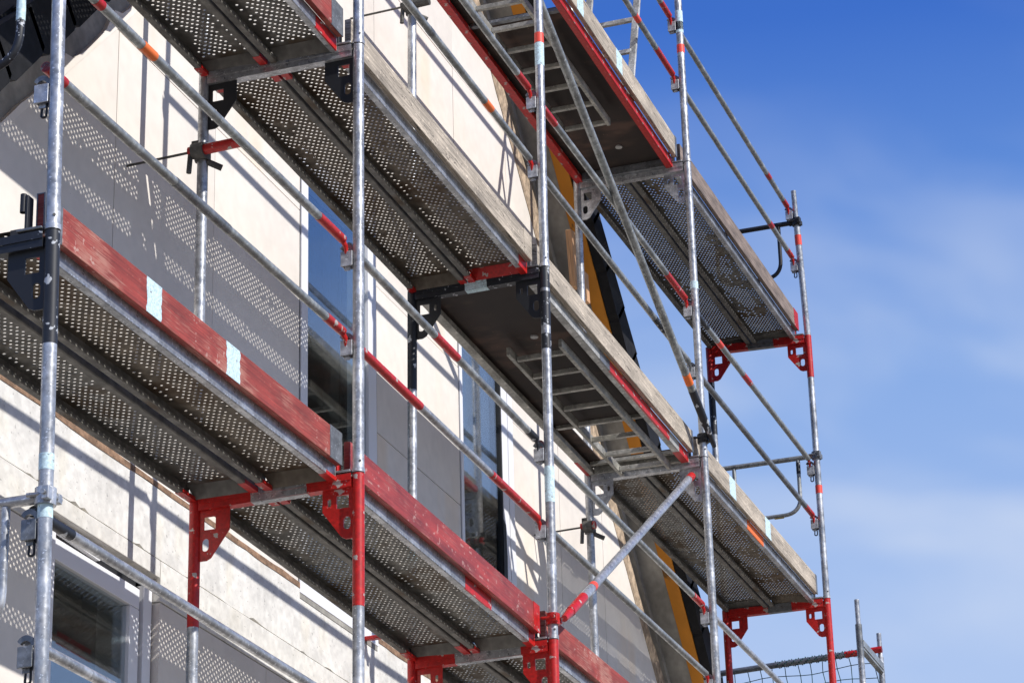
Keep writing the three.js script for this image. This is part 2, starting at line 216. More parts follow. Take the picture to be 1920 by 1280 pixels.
  for (const [a, b, y0, y1] of [[-0.3, 1.94, -1.1, -0.277], [2.985, 4.1, -1.1, -0.277], [4.1, 5.3, -1.1, -0.277], [5.3, 6.6, -1.1, -0.277], [7.65, 9, -1.1, -0.277], [9, 12.2, -1.1, -0.277], [-0.3, 1.94, -Y, -1.104], [2.985, 6.6, -Y, -1.104], [7.65, 12.2, -Y, -1.104], [1.94, 2.985, -Y, -1.754], [6.6, 7.65, -Y, -1.754]])
    P('wall_block', prismXY([[a + gap, y0 + gap], [b - gap, y0 + gap], [b - gap, y1 - gap], [a + gap, y1 - gap]], WZ - 0.3, WZ + 0.001, rnd() * 5), mat.cream, wall);
  // body of the house behind the gable
  P('house_body', prismXY([[-0.3, -Y], [12.25, -Y], [12.25, 0.15], [6.15, 6.2], [-0.2, -0.05]], -9, WZ - 4), mat.conc);
  // windows
  const pane = (x0, x1, y0, y1, z) => box(x0, y0, z - 0.002, x1, y1, z + 0.002);
  const win1 = (x0, x1, y0, y1, o) => {
    const w = new THREE.Group(); w.name = 'window'; house.add(w); w.base = house.base;
    const z = WZ + 0.006, J = o.jl, R = o.jr;
    P('gasket', join(box(x0, y0, WZ - 0.2, x0 + 0.012, y1, z - 0.009), box(x1 - 0.012, y0, WZ - 0.2, x1, y1, z - 0.009), box(x0 + 0.012, y1 - 0.012, WZ - 0.2, x1 - 0.012, y1, z - 0.009)), mat.gasket, w);
    P('frame', rbox(x0 + 0.013, y0, WZ - 0.12, x0 + J, y1 - 0.013, z), mat.frame, w);
    if (o.double) { P('frame', rbox(x1 - R, y0, WZ - 0.12, x1 - R * 0.53, y1 - 0.013, z), mat.frame, w); P('gasket', box(x1 - R * 0.53, y0, WZ - 0.12, x1 - R * 0.47, y1 - 0.013, z - 0.012), mat.gasket, w); P('frame', rbox(x1 - R * 0.47, y0, WZ - 0.12, x1 - 0.013, y1 - 0.013, z), mat.frame, w); P('gasket', box(x1 - R - 0.02, y0 + 0.06, WZ - 0.12, x1 - R, y1 - 0.1, z - 0.004), mat.gasket, w); }
    else P('frame', rbox(x1 - R, y0, WZ - 0.12, x1 - 0.013, y1 - 0.013, z), mat.frame, w);
    P('frame', rbox(x0 + J, y1 - 0.1, WZ - 0.12, x1 - R, y1 - 0.013, z), mat.frame, w); P('frame', rbox(x0 + J, y0, WZ - 0.12, x1 - R, y0 + 0.08, z), mat.frame, w);
    const g0 = x0 + J, g1 = x1 - R - (o.double ? 0.02 : 0);
    P('pane', pane(g0, g1, y0 + 0.08, y1 - 0.1, WZ - 0.014), mat.glass, w);
    P('pane', pane(g0, g1, y0 + 0.08, y1 - 0.1, WZ - 0.034), mat.glass, w);
    // the unlit room behind
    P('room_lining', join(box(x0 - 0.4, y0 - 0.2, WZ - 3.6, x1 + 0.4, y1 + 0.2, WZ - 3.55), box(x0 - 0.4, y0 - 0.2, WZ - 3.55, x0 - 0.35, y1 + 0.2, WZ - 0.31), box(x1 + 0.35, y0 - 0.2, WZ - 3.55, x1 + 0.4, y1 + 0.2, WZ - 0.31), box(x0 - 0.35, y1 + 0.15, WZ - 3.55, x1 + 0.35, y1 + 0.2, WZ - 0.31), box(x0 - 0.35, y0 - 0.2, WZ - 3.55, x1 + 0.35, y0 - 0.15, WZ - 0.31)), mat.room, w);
    return w;
  };
  win1(4.47, 5.5, 0.2, 2.62, { jl: 0.095, jr: 0.125 }); 
  const w2 = win1(6.77, 7.72, 0.2, 2.62, { jl: 0.055, jr: 0.215, double: true });
  P('protective_film', prismXY([[7.47, 0.95], [7.485, 1.0], [7.53, 1.02], [7.535, 1.3], [7.52, 1.5], [7.475, 1.53]], WZ + 0.009, WZ + 0.011), mat.gasket, w2);
  P('protective_film', prismXY([[7.54, 0.9], [7.58, 0.92], [7.575, 1.1], [7.555, 1.18]], WZ + 0.012, WZ + 0.014), mat.film, w2);
  // ground floor window with its shutter box
  { const w = new THREE.Group(); w.name = 'window'; house.add(w); w.base = house.base; const z = WZ - 0.028, y1 = -0.175, y0 = -1.75;
    P('frame', rbox(1.95, y0, WZ - 0.14, 2.105, y1 - 0.004, z), mat.frame, w);
    P('shutter_box', prismXY([[2.107, y1 - 0.004], [2.86, y1 - 0.004], [2.86, y1 - 0.085], [2.107, y1 - 0.07]], WZ - 0.14, WZ - 0.052), mat.gasket, w);
    P('frame', prismXY([[2.107, y1 - 0.006], [2.52, y1 - 0.006], [2.515, y1 - 0.045], [2.49, y1 - 0.062], [2.107, y1 - 0.05]], WZ - 0.052, z - 0.004), mat.frame, w);
    P('frame', rbox(2.107, y1 - 0.165, WZ - 0.12, 2.87, y1 - 0.075, WZ - 0.036), mat.frame, w);
    P('frame', rbox(2.785, y0, WZ - 0.12, 2.87, y1 - 0.167, WZ - 0.036), mat.frame, w);
    P('gasket', box(2.872, y0, WZ - 0.14, 2.895, y1 - 0.06, WZ - 0.05), mat.gasket, w);
    P('frame', rbox(2.895, y0, WZ - 0.14, 2.972, y1 - 0.05, z), mat.frame, w);
    P('gasket', box(2.973, y0, WZ - 0.2, 2.984, y1, WZ - 0.034), mat.gasket, w);
    P('pane', pane(2.107, 2.785, y0, y1 - 0.167, WZ - 0.055), mat.glass, w); P('pane', pane(2.107, 2.785, y0, y1 - 0.167, WZ - 0.075), mat.glass, w);
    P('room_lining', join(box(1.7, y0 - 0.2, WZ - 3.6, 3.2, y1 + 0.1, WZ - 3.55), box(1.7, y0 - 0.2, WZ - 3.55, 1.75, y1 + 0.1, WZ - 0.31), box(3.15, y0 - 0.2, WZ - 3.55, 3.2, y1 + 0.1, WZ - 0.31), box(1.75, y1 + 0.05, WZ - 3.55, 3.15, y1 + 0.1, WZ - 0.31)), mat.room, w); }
  win1(6.6, 7.65, -1.75, -0.275, { jl: 0.06, jr: 0.1 });
  // thresholds of the two tall windows
  P('window_sill', rbox(4.485, 0.172, WZ - 0.2, 5.48, 0.199, WZ + 0.004), mat.soffit, house);
  P('sill_bracket', rbox(5.30, 0.185, WZ - 0.05, 5.33, 0.205, WZ + 0.14), mat.red, house);
  P('window_sill', rbox(6.785, 0.165, WZ - 0.2, 7.70, 0.199, WZ + 0.06), mat.soffit, house);
  // roof: slab, barge board and black tiles on both slopes
  const roof = new THREE.Group(); roof.name = 'roof'; house.add(roof); roof.base = house.base;
  const S = Math.SQRT1_2, ax = (RK - LK) / 2, ay = (RK + LK) / 2;
  const slope = (side, d0, d1, h0, h1, z0, z1) => { // d along the slope from the apex, h above the soffit
    const q = (d, h) => side > 0 ? [ax + d * S + h * S, ay - d * S + h * S] : [ax - d * S - h * S, ay - d * S + h * S];
    const pts = [q(d0, h0), q(d1, h0), q(d1, h1), q(d0, h1)]; return prismXY(side > 0 ? pts : pts.reverse(), z0, z1, d0); };
  for (const s of [1, -1]) {
    P('soffit_slab', slope(s, -0.0, 8.2, 0, 0.16, -9, -0.945), mat.soffit, roof);
    P('barge_board', slope(s, 0, 8.2, -0.004, 0.17, -0.943, -0.856), mat.barge, roof);
    for (let i = 0; i < 24; i++) {              // verge tiles, each lapping the next
      const d0 = i * 0.345, d1 = d0 + 0.375, j = (rnd() - 0.5) * 0.012;
      const q = (d, h) => s > 0 ? [ax + d * S + h * S, ay - d * S + h * S] : [ax - d * S - h * S, ay - d * S + h * S];
      const lip = [q(d0, 0.02 + j), q(d0 + 0.04, 0.0 + j), q(d1 - 0.05, -0.012 + j), q(d1, 0.012 + j), q(d1, 0.215 + j), q(d0, 0.19 + j)];
      P('verge_tile', join(prismXY(s > 0 ? lip : lip.reverse(), -0.85, -0.782, i * 0.37), slope(s, d0, d1, 0.185 + j, 0.21 + j, -1.12, -0.852)), mat.tile, roof);
    }
    for (let r = 0; r < 5; r++) for (let i = 0; i < 24; i++) { const d0 = i * 0.345, z1 = -1.125 - r * 0.3; P('roof_tile', slope(s, d0, d0 + 0.375, 0.19 + (i % 2) * 0.004, 0.215 + (i % 2) * 0.004, z1 - 0.295, z1), mat.tile, roof); }
    P('roof_cover', slope(s, -0.1, 8.2, 0.17, 0.205, -9, -2.64), mat.tile, roof);
  }
  P('roof_cover', slope(1, -0.2, 0.1, 0.2, 0.26, -9, -0.78), mat.tile, roof);
}

/* ---------- scaffold nodes: tops of the frames, a little out of true as built ---------- */
const R = 0.02415;
const OX = [(y) => -0.02 - 0.028 * y, (y) => 2.605 + 0.0105 * y, (y) => 5.094 + 0.0255 * y, (y) => 8.172 - 0.0085 * y, (y) => 11.362 - 0.006 * y];
const OY = { '0,0': -0.011, '1,0': 0.025, '2,0': -0.004, '1,1': 2.024, '2,1': 2.002, '3,1': 1.983, '4,1': 2.005, '3,2': 3.977, '4,2': 4.026 };
const IX = [(y) => -0.02 - 0.028 * y, (y) => 2.6 + 0.0035 * y, (y) => 5.082 + 0.03 * y, (y) => 8.12 - 0.001 * y, (y) => 11.346 - 0.0245 * y];
const node = (k, l, row = 0) => { const y = OY[`${k},${l}`] ?? l * 2; return row ? V(IX[k](y), y - 0.012, -0.732) : V(OX[k](y), y, 0); };
const at = (k, y, row = 0) => row ? V(IX[k](y), y, -0.732) : V(OX[k](y), y, 0);

/* ---------- scaffold frames ---------- */
const holeRect = (z0, z1, y0, y1) => [[z0, y0], [z1, y0], [z1, y1], [z0, y1]];
const slot = (zc, y0, y1, w) => { const o = []; for (let i = 0; i <= 6; i++) { const a = Math.PI * i / 6; o.push([zc + Math.cos(a) * w, y1 - w + Math.sin(a) * w]); } for (let i = 0; i <= 6; i++) { const a = Math.PI + Math.PI * i / 6; o.push([zc + Math.cos(a) * w, y0 + w + Math.sin(a) * w]); } return o; };
function gusset(n, dir) {                        // dir -1: on the outer standard reaching inwards, +1: on the inner one
  const z = (s) => n.z + dir * s, y = (t) => n.y - t;
  const pts = [[z(0.02), y(0.05)], [z(0.158), y(0.05)], [z(0.158), y(0.15)], [z(0.075), y(0.265)], [z(0.055), y(0.275)], [z(0.02), y(0.275)]];
  const hs = [holeRect(z(0.042), z(0.096), y(0.142), y(0.085)), slot(z(0.05), y(0.235), y(0.178), 0.0155)];
  if (rnd() < 0.5) hs.push(slot(z(0.128), y(0.13), y(0.095), 0.008));
  return plateZY(pts, hs, n.x - 0.004, n.x + 0.004);
}
const mPlain = { std: mat.zinc, inner: mat.zinc, tr: mat.zinc, gu: mat.zinc };
function pocket(f, p, m, loop) {                 // wedge housing on the inner side of the outer standard
  const h = part('wedge_housing', join(rbox(p.x - 0.022, p.y - 0.036, p.z - 0.074, p.x - 0.016, p.y + 0.034, p.z - 0.02), rbox(p.x + 0.016, p.y - 0.036, p.z - 0.074, p.x + 0.022, p.y + 0.034, p.z - 0.02), rbox(p.x - 0.016, p.y - 0.03, p.z - 0.074, p.x + 0.016, p.y + 0.028, p.z - 0.068), box(p.x - 0.008, p.y - 0.05, p.z - 0.06, p.x - 0.002, p.y - 0.03, p.z - 0.035)), m, f);
  const w = []; for (let i = 0; i <= 8; i++) { const a = mix(0.2, 2.5, i / 8); w.push([p.z - 0.052 + Math.cos(a) * 0.036, p.y + 0.028 + Math.sin(a) * 0.044]); } for (let i = 8; i >= 0; i--) { const a = mix(0.2, 2.5, i / 8); w.push([p.z - 0.052 + Math.cos(a) * 0.022, p.y + 0.028 + Math.sin(a) * 0.026]); }
  part('wedge', plateZY(w, [], p.x - 0.010, p.x + 0.004), mat.zincDark, h, f.base);
  if (loop) part('wedge_loop', tube(roundPath([V(p.x, p.y - 0.03, p.z - 0.05), V(p.x, p.y - 0.082, p.z - 0.054), V(p.x, p.y - 0.082, p.z - 0.034), V(p.x, p.y - 0.03, p.z - 0.034)], 0.009, 3), 0.0042, 6), mat.blackPlain, h, f.base);
}
function frame(k, l, label, o = {}) {
  const m = { ...mPlain, ...(o.m ?? {}) }, a = node(k, l), b = node(k, l + 1), ai = node(k, l, 1), bi = node(k, l + 1, 1);
  const f = thing('scaffold_unit', label, 'scaffold frame', a, o.group ?? 'welded frames of the facade scaffold');
  const s = part('standard', join(tube([a.clone().add(V(0, 0.002, 0)), b.clone().add(V(0, -0.002, 0))], R, 16), tube([lerpP(a, b, 0.001), lerpP(a, b, 0.010)], R + 0.0035, 16)), m.std, f);
  const si = part('standard', tube([ai.clone().add(V(0, 0.002, 0)), bi.clone().add(V(0, -0.002, 0))], R, 16), m.inner, f);
  for (const [t0, t1, mm, nm] of o.bands ?? []) part(nm ?? 'paint_band', band(a, b, t0, t1, R + 0.0011), mm, s, f.base);
  for (const [t0, t1, mm, nm] of o.ibands ?? []) part(nm ?? 'paint_band', band(ai, bi, t0, t1, R + 0.0011), mm, si, f.base);
  part('pin_hole', tube([lerpP(a, b, 0.024).add(V(-0.018, 0, 0.0135)), lerpP(a, b, 0.024).add(V(-0.0205, 0, 0.0158))], 0.0055, 8), mat.blackPlain, s, f.base);
  // U-shaped top transom
  const x = (b.x + bi.x) / 2, dx = (bi.x - b.x);
  const chan = (z0, z1, g = 0) => { const t0 = -z0 / 0.732, t1 = -z1 / 0.732; const mk = (xa, xb, ya, yb) => { const q = box(xa, ya, z1, xb, yb, z0); const p = q.attributes.position; for (let i = 0; i < p.count; i++) { const t = -p.getZ(i) / 0.732; p.setXYZ(i, p.getX(i) + b.x + dx * t, p.getY(i) + b.y + (bi.y - b.y) * t, p.getZ(i)); } return q; };
    return join(mk(-0.027 - g, -0.023, -0.03, -0.002 + g), mk(0.023, 0.027 + g, -0.03, -0.002 + g), mk(-0.0225 - g, -0.0185, -0.058, -0.0255), mk(0.0185, 0.0225 + g, -0.058, -0.0255), mk(-0.0185, 0.0185, -0.058 - g, -0.054)); };
  const tr = part('transom', chan(-0.024, -0.708), m.tr, f);
  for (const [z0, z1, mm] of o.tbands ?? []) part('paint_band', chan(z0, z1, 0.0014), mm, tr, f.base);
  part('gusset_plate', gusset(b, -1), m.gu, f); part('gusset_plate', gusset(bi, 1), m.guI ?? m.gu, f);
  // bracket that holds the toe boards
  part('toe_board_bracket', rbox(b.x - 0.03, b.y + 0.004, -0.12, b.x + 0.03, b.y + 0.014, -0.026), m.br ?? mat.zinc, f);
  part('toe_board_pin', join(rbox(b.x - 0.02, b.y + 0.0145, -0.096, b.x + 0.02, b.y + 0.14, -0.085), tube([V(b.x - 0.012, b.y + 0.08, -0.106), V(b.x - 0.012, b.y + 0.146, -0.106)], 0.0115, 8)), m.pin ?? mat.blackPlain, f);
  for (const h of o.pockets ?? [0.56, 0.97]) pocket(f, at(k, a.y + h), m.pk ?? mat.zinc, o.loop);
  return f;
}
const bk = { tr: mat.black, gu: mat.blackPlain, guI: mat.blackPlain, br: mat.zincDark }, rd = { tr: mat.red, gu: mat.red };
const RB = mat.red, KB = mat.black;
frame(0, -1, 'scaffold frame with chipped black top at the end of the blue striped red plank', { m: { ...bk, std: mat.zinc, pk: mat.zincDark }, bands: [[0.8, 0.999, KB], [0.505, 0.54, mat.blue], [0.585, 0.612, mat.blue]], loop: true });
frame(1, -1, 'red topped scaffold frame at the dark capped end of the blue striped plank', { m: { ...rd, std: mat.zinc, inner: mat.zinc, pin: RB, br: mat.zinc }, bands: [[0.718, 0.999, RB]], ibands: [[0.725, 0.999, RB]], tbands: [[-0.22, -0.47, mat.zinc]] });
frame(2, -1, 'red topped scaffold frame with the red brace coupler clamped just above', { m: { ...rd, pin: mat.blackPlain }, bands: [[0.7, 0.999, RB]], ibands: [[0.7, 0.999, RB]], tbands: [[-0.16, -0.5, mat.zinc]] });
frame(3, -1, 'plain galvanised scaffold frame below the lower end of the long guardrails', {});
frame(4, -1, 'galvanised scaffold frame under the red frame with the green net behind', {});
frame(0, 0, 'bare galvanised scaffold frame standing on the chipped black frame', { m: { std: mat.zinc, pk: mat.zinc }, pockets: [0.5, 0.97], loop: true });
frame(1, 0, 'galvanised scaffold frame with black gusset plates and a red wall tie on its inner post', { m: { std: mat.zinc, gu: mat.blackPlain } });
frame(2, 0, 'scaffold frame with black painted transom carrying a pale blue patch', { m: { ...bk }, bands: [[0.94, 0.999, KB], [0.835, 0.93, KB], [0.77, 0.812, KB], [0.355, 0.45, mat.blue]], ibands: [[0.72, 0.999, KB], [0.25, 0.33, mat.blue]], tbands: [[-0.31, -0.43, mat.blue]] });
frame(3, 0, 'bare galvanised scaffold frame whose gusset takes the red tip of the brace', { m: { std: mat.zinc, inner: mat.zinc } });
frame(4, 0, 'scaffold frame with red painted top in front of the green net', { m: { ...rd }, bands: [[0.55, 0.999, RB]], ibands: [[0.6, 0.999, RB]], tbands: [[-0.25, -0.42, mat.zincDark]], loop: true });
frame(1, 1, 'galvanised scaffold frame rising past the dark capped end of the upper red plank', { m: { std: mat.zinc }, pockets: [0.56, 0.97] });
frame(2, 1, 'scaffold frame whose post has a red sticker above a pale blue patch', { m: {}, bands: [[0.665, 0.695, mat.orangeRed, 'sticker'], [0.595, 0.664, mat.blue]] });
frame(3, 1, 'galvanised scaffold frame with the black brace coupler clamped at its foot', { m: { std: mat.zinc, inner: mat.zinc }, bands: [[0.56, 0.585, mat.blue]] });
frame(4, 1, 'scaffold frame with red gusset plates at the end of the highest steel decks', { m: { ...rd, pin: RB }, bands: [[0.835, 0.999, RB], [0.39, 0.42, mat.orangeRed, 'sticker']], ibands: [[0.86, 0.999, RB], [0.66, 0.86, KB]], tbands: [[-0.25, -0.44, mat.zincDark]], loop: true });
frame(3, 2, 'galvanised scaffold frame with an orange red sticker standing on the red hatch deck', { m: { std: mat.zinc }, pockets: [0.56, 0.985], bands: [[0.388, 0.417, mat.orangeRed, 'sticker'], [0.46, 0.54, mat.blue], [0.47, 0.5, KB]] });
for (const k of [0, 1, 2, 3, 4]) for (const l of [-2]) frame(k, l, ['galvanised scaffold frame under the chipped black topped frame', 'galvanised scaffold frame under the red topped frame beside the concrete beam', 'galvanised scaffold frame under the frame with the red brace coupler', 'galvanised scaffold frame two lifts below the bare frame with the red tipped brace', 'galvanised scaffold frame two lifts below the red frame before the net'][k], { group: 'lower frames of the scaffold', pockets: [] });
for (const k of [0, 1, 2, 3, 4]) {                // base lift with foot plates
  const a = at(k, -Y + 0.012), b = node(k, -2), ai = at(k, -Y + 0.012, 1), bi = node(k, -2, 1);
  const f = thing('scaffold_jack', ['scaffold base legs on the ground under the end with the blue and black loop', 'scaffold base legs on the ground below the small window and blue striped plank', 'scaffold base legs on the ground between the two tall windows', 'scaffold base legs on the ground below the raking soffit', 'scaffold base legs on the ground below the spigot post'][k], 'scaffold base', V(a.x, -Y, 0), 'base legs of the scaffold');
  for (const [p, q] of [[a, b], [ai, bi]]) { part('leg', tube([p.clone().add(V(0, 0.01, 0)), q.clone().add(V(0, -0.002, 0))], R, 12), mat.zinc, f); part('foot_plate', box(p.x - 0.075, -Y + 0.001, p.z - 0.075, p.x + 0.075, -Y + 0.012, p.z + 0.075), mat.zincDark, f); }
}
{ // single post with a spigot at the far top corner
  const a = node(4, 2), b = V(11.197, 5.144, 0); const f = thing('guardrail_post', 'short galvanised post with narrow spigot and red sticker at the top corner', 'post', a);
  const s = part('standard', join(tube([a, lerpP(a, b, 0.745)], R, 16), tube([lerpP(a, b, 0.72), b], 0.0195, 14)), mat.zinc, f); part('sticker', band(a, b, 0.62, 0.69, R + 0.0011), mat.orangeRed, s, f.base);
  for (const h of [0.53, 0.93]) pocket(f, lerpP(a, b, h / 1.118), mat.zinc, true);
}

/* ---------- steel decks ---------- */
function deckGeometry(L, sd) {                       // local: x along the bay, z = 0 outer edge .. -0.315, y = 0 frame top
  const W = 0.315, yt = 0.037, yb = -0.028, px = 0.0436, pz = 0.0166, rows = 16, z0 = -(W - (rows - 1) * pz) / 2, xa = 0.06, n = Math.floor((L - 2 * xa) / px);
  const pos = [], tri = (a, b, c) => pos.push(...a, ...b, ...c), quad = (a, b, c, d) => { tri(a, b, c); tri(a, c, d); };
  const ang = [0, 45, 90, 135, 180, 225, 270, 315].map((d) => d * Math.PI / 180);
  for (let r = 0; r < rows; r++) {
    const zc = z0 - r * pz, big = r % 3 === 0, rad = big ? 0.0079 : 0.0067, off = ((r * 0.0289) % px), za = zc + pz / 2, zb = zc - pz / 2;
    const xs = xa - px + off;
    quad([0.02, yt, za], [xs, yt, za], [xs, yt, zb], [0.02, yt, zb]);
    for (let i = 0; i < n; i++) {
      const x0 = xs + i * px, x1 = x0 + px, xc = x0 + px / 2;
      const c = ang.map((t) => [xc + Math.cos(t) * rad, yt, zc + Math.sin(t) * rad]);
      const A = [x1, yt, za], B = [x0, yt, za], Cc = [x0, yt, zb], D = [x1, yt, zb];
      if (fbm(x0 * 3.1, r * 0.22, 64, 64, sd, 3) > 0.67 && hash(i, r, sd) > 0.25) { quad(B, A, D, Cc); continue; }   // clogged with mortar
      tri(A, c[1], c[0]); tri(A, c[2], c[1]); tri(A, B, c[2]); tri(B, c[3], c[2]); tri(B, c[4], c[3]); tri(B, Cc, c[4]); tri(Cc, c[5], c[4]); tri(Cc, c[6], c[5]); tri(Cc, D, c[6]); tri(D, c[7], c[6]); tri(D, c[0], c[7]); tri(D, A, c[0]);
      const h = big ? 0.004 : 0.0025, f = 0.96, e = ang.map((t) => [xc + Math.cos(t) * rad * f, yt + h, zc + Math.sin(t) * rad * f]);
      for (let k = 0; k < 8; k++) { const q = (k + 1) % 8; quad(c[k], c[q], e[q], e[k]); }
    }
    const xe = xs + n * px; quad([xe, yt, za], [L - 0.02, yt, za], [L - 0.02, yt, zb], [xe, yt, zb]);
  }
  const zf = z0 + pz / 2, zl = z0 - (rows - 0.5) * pz;
  quad([0.02, yt, 0], [L - 0.02, yt, 0], [L - 0.02, yt, zf], [0.02, yt, zf]); quad([0.02, yt, zl], [L - 0.02, yt, zl], [L - 0.02, yt, -W], [0.02, yt, -W]);
  const g = new THREE.BufferGeometry(); g.setAttribute('position', new THREE.Float32BufferAttribute(pos, 3)); g.computeVertexNormals();
  const plate = metreUV(g);
  const prof = (pts) => { // closed section in z, y carried along the deck
    const s = new THREE.Shape(pts.map(([z, y]) => new THREE.Vector2(-z, y))); const e = new THREE.ExtrudeGeometry(s, { depth: L - 0.064, bevelEnabled: false }); e.applyMatrix4(new THREE.Matrix4().makeBasis(V(0, 0, -1), V(0, 1, 0), V(1, 0, 0)).setPosition(0.032, 0, 0)); return metreUV(e); };
  const w = 0.0022, webO = prof([[0, yt], [0, yb + 0.004], [-0.004, yb], [-0.03, yb], [-0.033, yb + 0.004], [-0.033, yb + 0.017], [-0.030, yb + 0.017], [-0.030, yb + 0.006], [-w, yb + 0.006], [-w, yt]]);
  const mir = (p) => p.map(([z, y]) => [-W - z, y]).reverse();
  const webI = prof(mir([[0, yt], [0, yb + 0.004], [-0.004, yb], [-0.03, yb], [-0.033, yb + 0.004], [-0.033, yb + 0.017], [-0.030, yb + 0.017], [-0.030, yb + 0.006], [-w, yb + 0.006], [-w, yt]]));
  const endPlate = (x, d) => { const q = new THREE.BufferGeometry(); const A = [x, yb + 0.004, -0.034], B = [x, yb + 0.004, -W + 0.034], Cc = [x + d * 0.025, yt - 0.002, -W + 0.004], D = [x + d * 0.025, yt - 0.002, -0.004]; q.setAttribute('position', new THREE.Float32BufferAttribute([...A, ...B, ...Cc, ...A, ...Cc, ...D], 3)); q.computeVertexNormals(); return metreUV(q); };
  const hook = (x, s) => [-0.05, -W + 0.05].map((z) => join(box(Math.min(x, x - s * 0.035), 0.003, z - 0.02, Math.max(x, x - s * 0.035), 0.03, z + 0.02)));
  return { plate, webO, webI, ends: [join(endPlate(0.034, 1), ...hook(0.036, 1)), join(endPlate(L - 0.034, -1), ...hook(L - 0.036, -1))], paint: (x0, x1, g0) => { const wv = 0.0012; return g0 ? box(x0, yb - wv, -W - wv, x1, yb + 0.016, -W + 0.034) : box(x0, yb - wv, -0.034, x1, yb + 0.016, 0.0 + wv); }, face: (x0, x1) => box(x0, yb - 0.0014, -0.006, x1, yt - 0.004, 0.0014), W };
}
const DG = { a: [deckGeometry(2.57, 601), deckGeometry(2.57, 627)], b: [deckGeometry(3.07, 645), deckGeometry(3.07, 662)] };
function placeBay(o, k, l) { const p = node(k, l), q = node(k + 1, l), L = k < 2 ? 2.57 : 3.07; o.position.set(p.x, p.y + Y, 0); o.rotation.z = Math.atan2(q.y - p.y, q.x - p.x); o.scale.x = p.distanceTo(q) / L; return L; }
function steelDeck(k, l, inner, label, m, o = {}) {
  const d = thing('steel_deck', label, 'scaffold deck', ZERO, 'perforated steel decks of the scaffold'); placeBay(d, k, l); const L = k < 2 ? 2.57 : 3.07, G = (k < 2 ? DG.a : DG.b)[inner ? 1 : 0];
  d.position.z = inner ? (k === 0 && l === 0 ? -0.436 : -0.418) : -0.088;
  const put = (n, g, mm, par = d) => { const e = new THREE.Mesh(g, mm); e.name = n; e.castShadow = e.receiveShadow = true; par.add(e); return e; };
  put('perforated_plate', G.plate, m); const so = put('side_rail', G.webO, o.side ?? mat.deck), si = put('side_rail', G.webI, mat.deck); put('end_plate', G.ends[0], m); put('end_plate', G.ends[1], o.endR ?? m);  // light put into the colour: sunlit outer rails brighter zinc, shaded rails darker
  for (const [x0, x1, mm = mat.red] of o.paint ?? []) { put('paint_band', G.paint(x0 * L, x1 * L, false), mm, so); put('paint_band', G.paint(x0 * L, x1 * L, true), mm, si); }
  for (const [x0, x1, mm] of o.face ?? []) put('paint_band', G.face(x0 * L, x1 * L), mm, so);
  return d;
}
const zl = mat.zinc;
steelDeck(0, 0, false, 'perforated steel deck directly behind the red plank with two blue stripes', mat.deckBrown, { side: zl, paint: [[0.01, 0.05], [0.95, 0.99]] });
steelDeck(0, 0, true, 'perforated steel deck beside the wall, on the bay of the red plank with blue stripes', mat.deck, { paint: [[0.94, 0.99]] });
steelDeck(1, 0, false, 'perforated steel deck with red patch on its bright edge below the smooth red plank', mat.deck, { side: zl, paint: [[0.01, 0.06], [0.955, 0.99]], face: [[0.6, 0.74, mat.red], [0.955, 0.99, mat.red]] });
steelDeck(1, 0, true, 'perforated steel deck beside the wall, on the bay of the smooth red plank', mat.deck, { paint: [[0.01, 0.06], [0.93, 0.99]] });
steelDeck(2, 0, false, 'perforated steel deck under the pale worn red plank', mat.deck, { side: mat.zinc });
steelDeck(2, 0, true, 'perforated steel deck beside the wall on the bay of the pale worn red plank', mat.deck);
steelDeck(0, 1, false, 'grey perforated steel deck with a red end below the dark capped red plank', mat.deck, { side: mat.zinc, face: [[0.9, 0.985, mat.red]] });
steelDeck(0, 1, true, 'grey perforated steel deck beside the wall at the dark tiled roof edge', mat.deck, { paint: [[0.955, 0.985]] });
steelDeck(1, 1, false, 'brown stained perforated steel deck with a red painted end on bare grey plank bay', mat.deckBrown, { side: mat.zinc, paint: [[0.01, 0.05], [0.955, 0.99]], face: [[0.94, 0.99, mat.red]], endR: mat.red });
steelDeck(1, 1, true, 'brown stained perforated steel deck beside the wall above the tall window', mat.deckBrown, { paint: [[0.01, 0.05], [0.97, 0.99]] });
steelDeck(3, 1, false, 'perforated steel deck with orange patch on its edge below the grey plank with blue stripes', mat.deckBrown, { side: mat.zinc, face: [[0.42, 0.55, mat.orange]] });
steelDeck(3, 1, true, 'perforated steel deck between the roof edge and the deck with the orange patch', mat.deck);
steelDeck(3, 2, false, 'highest perforated steel deck, along the brown plank with a red end', mat.deck, { side: mat.zinc });
steelDeck(3, 2, true, 'highest perforated steel deck on its inner side, against open sky', mat.deck);

